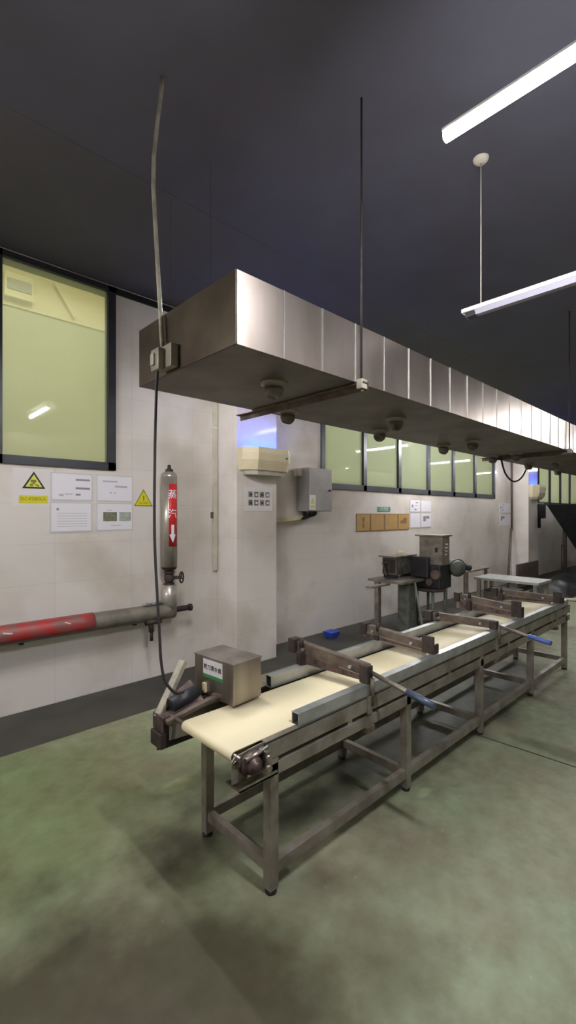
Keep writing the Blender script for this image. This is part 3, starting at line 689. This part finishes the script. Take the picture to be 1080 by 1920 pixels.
# belt loop
BY0, BY1 = 1.553, 1.950; r = 0.025; zc = 0.700-r; xa, xb = 1.165, 5.72
loop = [(xa+r*math.cos(PI/2+PI*k/12)*1.0, zc+r*math.sin(PI/2+PI*k/12)) for k in range(13)]
loop += [(xb+r*math.cos(-PI/2+PI*k/12), zc+r*math.sin(-PI/2+PI*k/12)) for k in range(13)]
inner = []
for k in range(13): inner.append((xa+(r-0.004)*math.cos(PI/2+PI*k/12), zc+(r-0.004)*math.sin(PI/2+PI*k/12)))
for k in range(13): inner.append((xb+(r-0.004)*math.cos(-PI/2+PI*k/12), zc+(r-0.004)*math.sin(-PI/2+PI*k/12)))
bm_ = MB(); n = len(loop); vs = []
for pr in (loop, inner):
    for y in (BY0, BY1): vs += [(px, y, pz) for px, pz in pr]
fs = []; sm = []
for k in range(n):
    q = (k+1) % n
    fs += [[k, q, n+q, n+k], [2*n+k, 3*n+k, 3*n+q, 2*n+q], [k, 2*n+k, 2*n+q, q], [n+k, n+q, 3*n+q, 3*n+k]]; sm += [True, True, False, False]
bm_.add(vs, fs, sm).build('belt', M['belt'], cv)
for x in (xa, xb):
    MB().cyl((x, BY0+0.005, zc), (x, BY1-0.005, zc), r-0.005, 24).cyl((x, NY-0.03, zc), (x, FY+0.03, zc), 0.011, 12).build('roller', M['steel'], cv)
MB().box(1.28, 5.68, 1.575, 1.945, zc-0.008, zc+r-0.006).build('slider_bed', M['frame'], cv)
# head bearing plates and tensioner
for y, s in ((NY, -1), (FY, 1)):
    yo = y-0.008 if s < 0 else y+0.0
    pl = [(1.135, 0.575), (1.335, 0.560), (1.335, 0.694), (1.28, 0.694), (1.15, 0.685), (1.135, 0.668)]
    MB().plate(pl, yo-0.003, yo+0.003).build('bearing_plate', M['frame'], cv)
ty = NY-0.02
MB().lathe((1.225, ty-0.002, 0.636), [(0.055, 0.0), (0.055, -0.014), (0.04, -0.02), (0.036, -0.036), (0.022, -0.04), (0.022, -0.05), (0.001, -0.05)], (0, 1, 0)).build('bearing', M['redmetal'], cv)
MB().cyl((1.18, ty-0.025, 0.672), (1.30, ty-0.025, 0.688), 0.010, 10).cyl((1.19, ty-0.022, 0.600), (1.31, ty-0.022, 0.602), 0.008, 10).box(1.27, 1.30, ty-0.05, ty, 0.585, 0.685, 0.003)\
    .cyl((1.285, ty-0.06, 0.655), (1.285, ty, 0.655), 0.016, 6).cyl((1.285, ty-0.06, 0.612), (1.285, ty, 0.612), 0.016, 6).build('tensioner', M['steel'], cv)
MB().torus((1.150, ty+0.003, 0.660), (0, 1, 0), 0.010, 0.003, 16).build('lifting_eye', M['steel'], cv)
MB().box(1.15, 1.36, 1.50, 1.60, 0.548, 0.556).box(1.15, 1.36, 1.50, 1.506, 0.548, 0.566).build('drip_tray', M['steel'], cv)
# hollow guide tubes along both sides
def hollow(x0, x1, y0, y1, z0, z1, t=0.004):
    b = MB()
    b.box(x0, x1, y0, y1, z0, z0+t); b.box(x0, x1, y0, y1, z1-t, z1); b.box(x0, x1, y0, y0+t, z0+t, z1-t); b.box(x0, x1, y1-t, y1, z0+t, z1-t)
    return b
hollow(1.52, 5.74, 1.528, 1.576, 0.697, 0.757).build('guide_tube', M['alu'], cv)['label'] = 'bright square guide tube on the near edge'
hollow(1.74, 5.70, 1.975, 2.02, 0.697, 0.765).build('guide_tube', M['alu'], cv)['label'] = 'bright square guide tube on the far edge'
for x in (2.06, 3.78, 5.3):
    MB().cyl((x, NY-0.035, 0.625), (x, NY-0.015, 0.625), 0.014, 6).box(x-0.02, x+0.02, NY-0.034, NY-0.024, 0.60, 0.695).build('clamp_plate', M['frame'], cv)
    MB().box(x-0.035, x+0.035, NY-0.04, NY+0.02, 0.500, 0.532, 0.003).build('clamp_block', M['rust'], cv)

# diverter arms lying across the belt
def arm(x, dx, za, zb, ya, yb, label, handle, grip):
    t = thing('diverter_arm', label, 'diverter arm', (x, (ya+yb)/2, 0.76), 'diverter arms across the conveyor')
    A = Vector((x-dx/2, ya, za)); B = Vector((x+dx/2, yb, zb))
    ch = MB().bar(A, B, 0.010, 0.062, 0.002).bar(A+Vector((0.02, 0, 0.029)), B+Vector((0.02, 0, 0.029)), 0.045, 0.007).bar(A+Vector((0.018, 0, -0.029)), B+Vector((0.018, 0, -0.029)), 0.036, 0.006)
    ch.build('bar', M['rust'], t)
    e = (B-A).normalized()
    pa, pb = A+e*0.05, B-e*0.015
    MB().loft([[(pa.x-0.012, pa.y, pa.z-0.03), (pb.x-0.012, pb.y, pb.z-0.03), (pb.x-0.012, pb.y, 0.765), (pa.x-0.012, pa.y, 0.772)],
               [(pa.x-0.009, pa.y, pa.z-0.03), (pb.x-0.009, pb.y, pb.z-0.03), (pb.x-0.009, pb.y, 0.765), (pa.x-0.009, pa.y, 0.772)]]).build('stiffener', M['redmetal'], t)
    if not handle:      # wide plate hanging from the bar
        def bx(y): return x-dx/2 + dx*(y-ya)/(yb-ya)
        MB().loft([[(bx(ya-0.02)-0.010, ya-0.02, 0.772), (bx(1.60)-0.010, 1.60, 0.735), (bx(1.60)-0.010, 1.60, zb-0.02), (bx(ya-0.02)-0.010, ya-0.02, za-0.02)],
                   [(bx(ya-0.02)-0.006, ya-0.02, 0.772), (bx(1.60)-0.006, 1.60, 0.735), (bx(1.60)-0.006, 1.60, zb-0.02), (bx(ya-0.02)-0.006, ya-0.02, za-0.02)]]).build('plate', M['grimebrown'], t)
    # pivot post on the far guide, near post resting on the near guide
    MB().box(A.x-0.03, A.x+0.03, 1.99, 2.03, 0.766, za-0.028, 0.004).cyl((A.x, 2.01, za), (A.x, 2.01, za+0.055), 0.014, 10).build('pivot_post', M['rustdark'], t)
    MB().box(A.x-0.02, A.x+0.05, ya-0.055, ya+0.005, za-0.045, za+0.04, 0.004).build('end_block', M['rustdark'], t)
    for q in (0.2, 0.82):
        c = A.lerp(B, q); MB().cyl(c+Vector((-0.02, 0, -0.004)), c+Vector((-0.004, 0, -0.004)), 0.011, 6).build('bolt', M['alu'], t)
    if handle:
        MB().box(B.x-0.03, B.x+0.02, 1.525, 1.585, 0.758, zb+0.035, 0.005).build('near_bracket', M['rustdark'], t)
        MB().cyl((B.x-0.005, 1.512, 0.79), (B.x-0.005, 1.512, 0.642), 0.012, 12).build('lock_pin', M['rust'], t)
        h0 = Vector((B.x+0.01, 1.53, zb-0.005)); h1 = Vector((B.x-0.035, 1.13, zb-0.055)); hm = h0.lerp(h1, 0.62)
        MB().cyl(h0, h1, 0.013, 14).build('handle', M['frame'], t)
        MB().cyl(hm, h1+(h1-h0).normalized()*0.01, 0.0185, 16).build('grip', grip, t)
    else:
        MB().box(B.x-0.012, B.x+0.012, yb-0.07, yb+0.015, 0.757, zb+0.075, 0.004).box(B.x-0.012, B.x+0.06, yb-0.075, yb-0.06, 0.757, zb+0.02, 0.003).build('stop_plate', M['rustdark'], t)
    return t
arm(2.055, 0.06, 0.872, 0.820, 2.11, 1.555, 'nearest rusty diverter arm with steel handle and grey-blue grip', True, M['bluegrip'])
arm(2.83, -0.01, 0.830, 0.800, 2.16, 1.620, 'second rusty diverter arm with upright stop plate and no handle', False, None)
arm(3.77, 0.10, 0.800, 0.790, 2.11, 1.560, 'middle rusty diverter arm with bright blue grip handle', True, M['bluegrip2'])
arm(4.38, 0.05, 0.885, 0.830, 2.16, 1.620, 'fourth rusty diverter arm with grey stop plate and no handle', False, None)
arm(5.28, 0.30, 0.850, 0.800, 2.11, 1.570, 'farthest rusty diverter arm at the tail end of the conveyor', False, None)

# box at the head of the conveyor
bxp = Vector((1.490, 2.055, 0.715))
bx = thing('tool_box', 'stainless box with green and white label at the conveyor head', 'box', bxp)
MB().box(bxp.x-0.1, bxp.x+0.1, bxp.y-0.162, bxp.y+0.162, 0.715, 0.925, 0.003).build('body', M['steel'], bx)
MB().box(bxp.x-0.104, bxp.x+0.104, bxp.y-0.166, bxp.y+0.166, 0.925, 0.930, 0.001).build('lid', M['steel'], bx)
fx = bxp.x-0.1
MB().box(fx-0.002, fx, bxp.y-0.075, bxp.y+0.085, 0.835, 0.915).build('label_plate', M['paper'], bx)
MB().box(fx-0.002, fx, bxp.y-0.075, bxp.y+0.085, 0.817, 0.835).build('label_strip', M['greenlabel'], bx)
text('剪刀清水盒', 0.030, (fx-0.0025, bxp.y+0.006, 0.872), R_END, M['motor'], bx, bold=0.0006)
bx.rotation_euler = (0, 0, math.radians(5))
# support post of the box and drive unit beside the belt
dv = thing('drive_unit', 'worn drive unit with slanting pale cover left of the conveyor head', 'drive unit', (1.25, 2.16, 0.5))
MB().box(1.40, 1.44, 2.09, 2.13, 0.53, 0.715, 0.003).box(1.36, 1.56, 2.07, 2.15, 0.700, 0.714).build('box_post', M['rustdark'], dv)
MB().bar((1.13, 2.165, 0.655), (1.30, 2.20, 0.90), 0.045, 0.03, 0.006).build('slanting_cover', M['grimy'], dv)
MB().loft([[(1.12, 2.09, 0.60), (1.12, 2.20, 0.60), (1.12, 2.20, 0.675), (1.12, 2.09, 0.675)], [(1.34, 2.06, 0.60), (1.34, 2.20, 0.60), (1.34, 2.20, 0.79), (1.34, 2.06, 0.72)]]).build('housing', M['redmetal'], dv)
MB().bar((1.12, 2.06, 0.665), (1.40, 2.02, 0.735), 0.035, 0.022, 0.004).bar((1.38, 2.04, 0.735), (1.41, 1.98, 0.745), 0.03, 0.024, 0.004).build('scraper_bar', M['rust'], dv)
MB().box(1.10, 1.34, 2.08, 2.19, 0.525, 0.60, 0.006).bar((1.09, 2.10, 0.53), (1.30, 2.06, 0.56), 0.012, 0.012).build('motor_base', M['rustdark'], dv)
MB().cyl((1.18, 2.13, 0.71), (1.34, 2.13, 0.74), 0.04, 20).build('motor', M['blackplastic'], dv)
MB().box(1.37, 1.39, 2.10, 2.125, 0.735, 0.785).build('tag_plate', M['cream'], dv)

# ---------------------------------------------------------------- machines and benches at the back
wt = thing('work_table', 'grey steel work table by the wall carrying the small slicer', 'table', (5.95, 3.82, -0.008))
MB().box(5.55, 6.12, 3.52, 4.12, 0.715, 0.75, 0.004).box(6.12, 6.40, 3.78, 4.12, 0.715, 0.75).box(5.10, 5.56, 3.72, 3.82, 0.69, 0.715, 0.003).build('tabletop', M['frame'], wt)
MB().box(5.58, 5.655, 3.95, 4.02, -0.008, 0.715, 0.003).build('leg', M['frame'], wt)
MB().box(6.26, 6.32, 4.0, 4.06, -0.008, 0.715, 0.003).build('leg', M['frame'], wt)
MB().loft([[(5.78, 3.56, 0.0), (6.02, 3.56, 0.0), (6.02, 3.76, 0.0), (5.78, 3.76, 0.0)], [(5.84, 3.60, 0.715), (5.98, 3.60, 0.715), (5.98, 3.76, 0.715), (5.84, 3.76, 0.715)]]).build('pedestal', M['motor'], wt)
MB().bar((5.93, 3.56, 0.72), (6.06, 3.5, 0.0), 0.02, 0.03).build('strut', M['alu'], wt)
sm_ = thing('slicing_machine', 'small squat slicing machine with a pale lid on the work table', 'machine', (6.1, 3.9, 0.75))
MB().box(5.80, 6.34, 3.79, 4.03, 0.80, 1.06, 0.006).build('casing', M['motor'], sm_)
MB().box(5.74, 6.36, 3.77, 4.06, 1.06, 1.085, 0.004).build('lid', M['frame'], sm_)
MB().lathe((6.05, 3.88, 1.085), [(0.05, 0.0), (0.06, 0.03), (0.05, 0.06), (0.001, 0.07)]).build('knob', M['cream'], sm_)
MB().box(5.82, 5.86, 3.80, 4.02, 0.75, 0.80).box(6.28, 6.32, 3.80, 4.02, 0.75, 0.80).build('feet', M['blackplastic'], sm_)
MB().box(5.79, 5.80, 3.80, 3.90, 0.83, 1.03).box(5.79, 5.80, 3.92, 4.02, 0.83, 1.03).build('side_panel', M['rustdark'], sm_)
MB().bar((5.74, 3.92, 0.80), (5.70, 3.96, 0.98), 0.03, 0.02).bar((5.70, 3.96, 0.98), (5.80, 3.93, 0.98), 0.02, 0.02).build('lever', M['rust'], sm_)
MB().cyl((5.86, 3.785, 0.83), (5.86, 3.785, 0.98), 0.012, 10).cyl((5.95, 3.785, 0.83), (5.95, 3.785, 0.98), 0.016, 10).build('guide_rod', M['redmetal'], sm_)

tm = thing('forming_machine', 'tall dark meat machine with a steel hopper tower and round motor', 'machine', (6.35, 3.45, -0.008))
MB().box(6.235, 6.455, 3.285, 3.66, 0.955, 1.375, 0.005).build('hopper', M['frame'], tm)
MB().box(6.19, 6.48, 3.25, 3.71, 1.375, 1.40, 0.004).build('hopper_lid', M['frame'], tm)
for q in range(4): MB().box(6.31+0.02*(q % 2), 6.37+0.01*q, 3.281, 3.285, 1.10+q*0.05, 1.12+q*0.05).build('printed_mark', M['white'], tm)
MB().box(6.230, 6.235, 3.36, 3.40, 1.14, 1.21).build('latch', M['rustdark'], tm)
MB().box(6.20, 6.55, 3.30, 3.72, 0.60, 0.955, 0.02).build('head', M['blackplastic'], tm)
MB().box(6.13, 6.20, 3.46, 3.75, 0.76, 1.07, 0.02).build('side_cover', M['blackplastic'], tm)
MB().cyl((6.21, 3.36, 0.82), (6.15, 3.36, 0.82), 0.07, 20).cyl((6.21, 3.46, 0.70), (6.16, 3.46, 0.70), 0.05, 20).build('drive_wheel', M['rust'], tm)
MB().lathe((6.62, 3.30, 0.90), [(0.001, -0.16), (0.09, -0.15), (0.115, -0.12), (0.12, 0.1), (0.10, 0.13), (0.001, 0.14)], (0.55, 0.83, 0.0)).build('motor', M['motor'], tm)
MB().torus((6.58, 3.22, 0.90), (0.55, 0.83, 0.0), 0.115, 0.022).cyl((6.66, 3.2, 0.92), (6.86, 3.17, 0.88), 0.05, 14).build('motor_guard', M['blackplastic'], tm)
MB().cyl((6.30, 3.50, 0.56), (6.30, 3.50, 0.60), 0.21, 28).build('turntable', M['rustdark'], tm)
for x, y in ((6.17, 3.40), (6.17, 3.66), (6.46, 3.36), (6.46, 3.64)):
    MB().cyl((x, y, 0.05), (x, y, 0.56), 0.022, 12).build('leg', M['motor'], tm)
MB().box(6.08, 6.56, 3.28, 3.74, 0.18, 0.20).build('lower_shelf', M['rustdark'], tm)
MB().box(6.05, 6.6, 3.25, 3.77, 0.0, 0.05, 0.01).build('base', M['rustdark'], tm)

tb = thing('side_table', 'square steel table against the wall behind the forming machine', 'table', (8.3, 3.9, -0.008))
MB().box(7.85, 8.75, 3.65, 4.15, 0.67, 0.70, 0.004).build('tabletop', M['frame'], tb)
for x in (7.9, 8.7):
    for y in (3.7, 4.1): MB().box(x-0.025, x+0.025, y-0.025, y+0.025, -0.008, 0.67).build('leg', M['frame'], tb)
MB().box(7.9, 8.7, 3.69, 3.71, 0.25, 0.29).build('stretcher', M['frame'], tb)
t2 = thing('long_table', 'long pale-topped steel table standing across the conveyor tail', 'table', (7.5, 2.78, 0))
MB().box(7.22, 7.80, 2.30, 3.26, 0.66, 0.70, 0.004).build('tabletop', M['alu'], t2)
for x in (7.27, 7.75):
    for y in (2.36, 3.20): MB().box(x-0.025, x+0.025, y-0.025, y+0.025, 0.0, 0.66).build('leg', M['frame'], t2)
MB().box(7.25, 7.77, 2.34, 3.22, 0.22, 0.245).build('shelf', M['frame'], t2)
cr1 = thing('crate', 'dark crate on the lower shelf of the long table', 'crate', (7.5, 2.9, 0.245))
MB().box(7.3, 7.72, 2.70, 3.10, 0.245, 0.50, 0.01).build('tub', M['brown'], cr1)
MB().box(7.28, 7.74, 2.68, 3.12, 0.48, 0.51, 0.004).build('rim', M['blackplastic'], cr1)
bd = thing('panel_board', 'brown board leaning at the foot of the far pillar', 'board', (11.4, 3.9, -0.008))
MB().box(10.75, 12.1, 3.86, 3.90, 0.05, 0.58, 0.004).build('sheet', M['brown'], bd)
MB().box(10.3, 12.2, 3.78, 3.93, -0.008, 0.10, 0.01).build('footing', M['rustdark'], bd)
br = thing('squeegee', 'dark long-handled squeegee leaning by the far pillar corner', 'squeegee', (10.95, 4.15, -0.008))
MB().cyl((10.95, 4.15, 0.05), (11.72, 4.36, 1.35), 0.028, 10).build('pole', M['rust'], br)
MB().bar((10.8, 4.1, 0.03), (11.1, 4.2, 0.03), 0.05, 0.06, 0.01).build('squeegee_head', M['rustdark'], br)
single('drop_pipe', MB().cyl((11.85, 4.39, 1.30), (11.85, 4.39, 3.86), 0.022, 10), M['brown'], 'thin dark pipe down the corner of the far pillar', 'pipe', (11.85, 4.39, 3.86))
pb = thing('control_box', 'dark control box on the wall right of the far pillar', 'control box', (13.35, WALL, 1.55))
MB().box(13.0, 13.6, 4.2, WALL, 1.62, 2.02, 0.01).build('casing', M['grey'], pb)
MB().box(12.72, 13.05, 4.1, 4.30, 1.35, 1.80, 0.01).box(12.9, 13.5, 4.12, 4.2, 1.60, 1.98, 0.01).build('cover', M['blackplastic'], pb)
hp_ = thing('steel_hopper', 'large dark hopper standing at the far right', 'hopper', (14.0, 3.2, 0))
def sq(x0, x1, y0, y1, z): return [(x0, y0, z), (x1, y0, z), (x1, y1, z), (x0, y1, z)]
MB().loft([sq(13.9, 14.5, 2.95, 3.5, 0.75), sq(13.0, 15.3, 2.5, 3.95, 1.95)]).build('hopper_cone', M['blackpoly'], hp_)
for x in (13.6, 14.9):
    for y in (2.8, 3.7): MB().box(x-0.04, x+0.04, y-0.04, y+0.04, 0, 1.5).build('leg', M['rustdark'], hp_)
po = thing('signal_pole', 'thin dark post standing on the floor by the black sheeting', 'post', (12.9, 3.55, 0))
MB().cyl((12.9, 3.55, 0.02), (12.9, 3.55, 0.95), 0.04, 10).build('post', M['rustdark'], po)
MB().cyl((12.9, 3.55, 0.0), (12.9, 3.55, 0.03), 0.13, 18).build('base', M['rustdark'], po)
# heap of black sheeting
hb = MB(); rnd = random.Random(11); nx, ny = 22, 14; vs = []
for i in range(nx+1):
    for j in range(ny+1):
        u, v = i/nx, j/ny; h = (math.sin(PI*u)**0.5)*(math.sin(PI*v)**0.6)
        vs.append((10.4+2.0*u, 2.75+0.85*v, 0.0+h*(0.34+0.10*math.sin(7*u+3*v)+rnd.uniform(-.03, .03))))
fs = [[i*(ny+1)+j, (i+1)*(ny+1)+j, (i+1)*(ny+1)+j+1, i*(ny+1)+j+1] for i in range(nx) for j in range(ny)]
hb.add(vs, fs, True)
single('black_sheeting', hb, M['blackpoly'], 'heap of black plastic sheeting on the floor at far right', 'sheeting', (11.4, 3.2, 0))
single('floor_pole', MB().cyl((9.7, 3.35, 0.03), (10.6, 2.1, 0.03), 0.03, 12), M['white2'], 'pale pole lying on the green floor in front of black sheeting', 'pole', (10.0, 2.9, 0))
bb = thing('blue_tub', 'small blue tub on the gutter behind the nearest diverter arm', 'tub', (4.84, 4.21, -0.008))
MB().loft([sq(4.77, 4.91, 4.15, 4.27, -0.008), sq(4.75, 4.93, 4.13, 4.29, 0.06)]).build('tub_body', M['blue'], bb)
MB().box(4.746, 4.934, 4.126, 4.294, 0.06, 0.068, 0.002).build('rim', M['blue'], bb)
lp = smooth([(6.0, 2.35, 2.40), (6.15, 2.36, 2.24), (6.45, 2.37, 2.15), (6.75, 2.37, 2.22), (6.95, 2.36, 2.40)], 8)
single('cable_loop', MB().tube(lp, 0.012, 8), M['blackplastic'], 'black cable loop sagging below the far part of the duct', 'cable', (6.0, 2.35, 2.40))

# ---------------------------------------------------------------- camera and view
cam = bpy.data.cameras.new('camera'); co = bpy.data.objects.new('camera', cam); COL.objects.link(co)
co.location = (0, 0, 1.7); co.rotation_euler = (PI/2, 0, math.radians(-43.5))
cam.sensor_fit = 'HORIZONTAL'; cam.sensor_width = 36.0; cam.lens = 36.0*854/1080; cam.shift_y = 5/1080; cam.clip_start = 0.05; cam.clip_end = 100
S.camera = co
w = bpy.data.worlds.new('world'); w.use_nodes = True; S.world = w
w.node_tree.nodes['Background'].inputs[0].default_value = (0.02, 0.02, 0.025, 1); w.node_tree.nodes['Background'].inputs[1].default_value = 0.3
S.view_settings.view_transform = 'Standard'; S.view_settings.look = 'None'; S.view_settings.gamma = 1.0; S.view_settings.use_curve_mapping = False
S.view_settings.exposure = 0.0
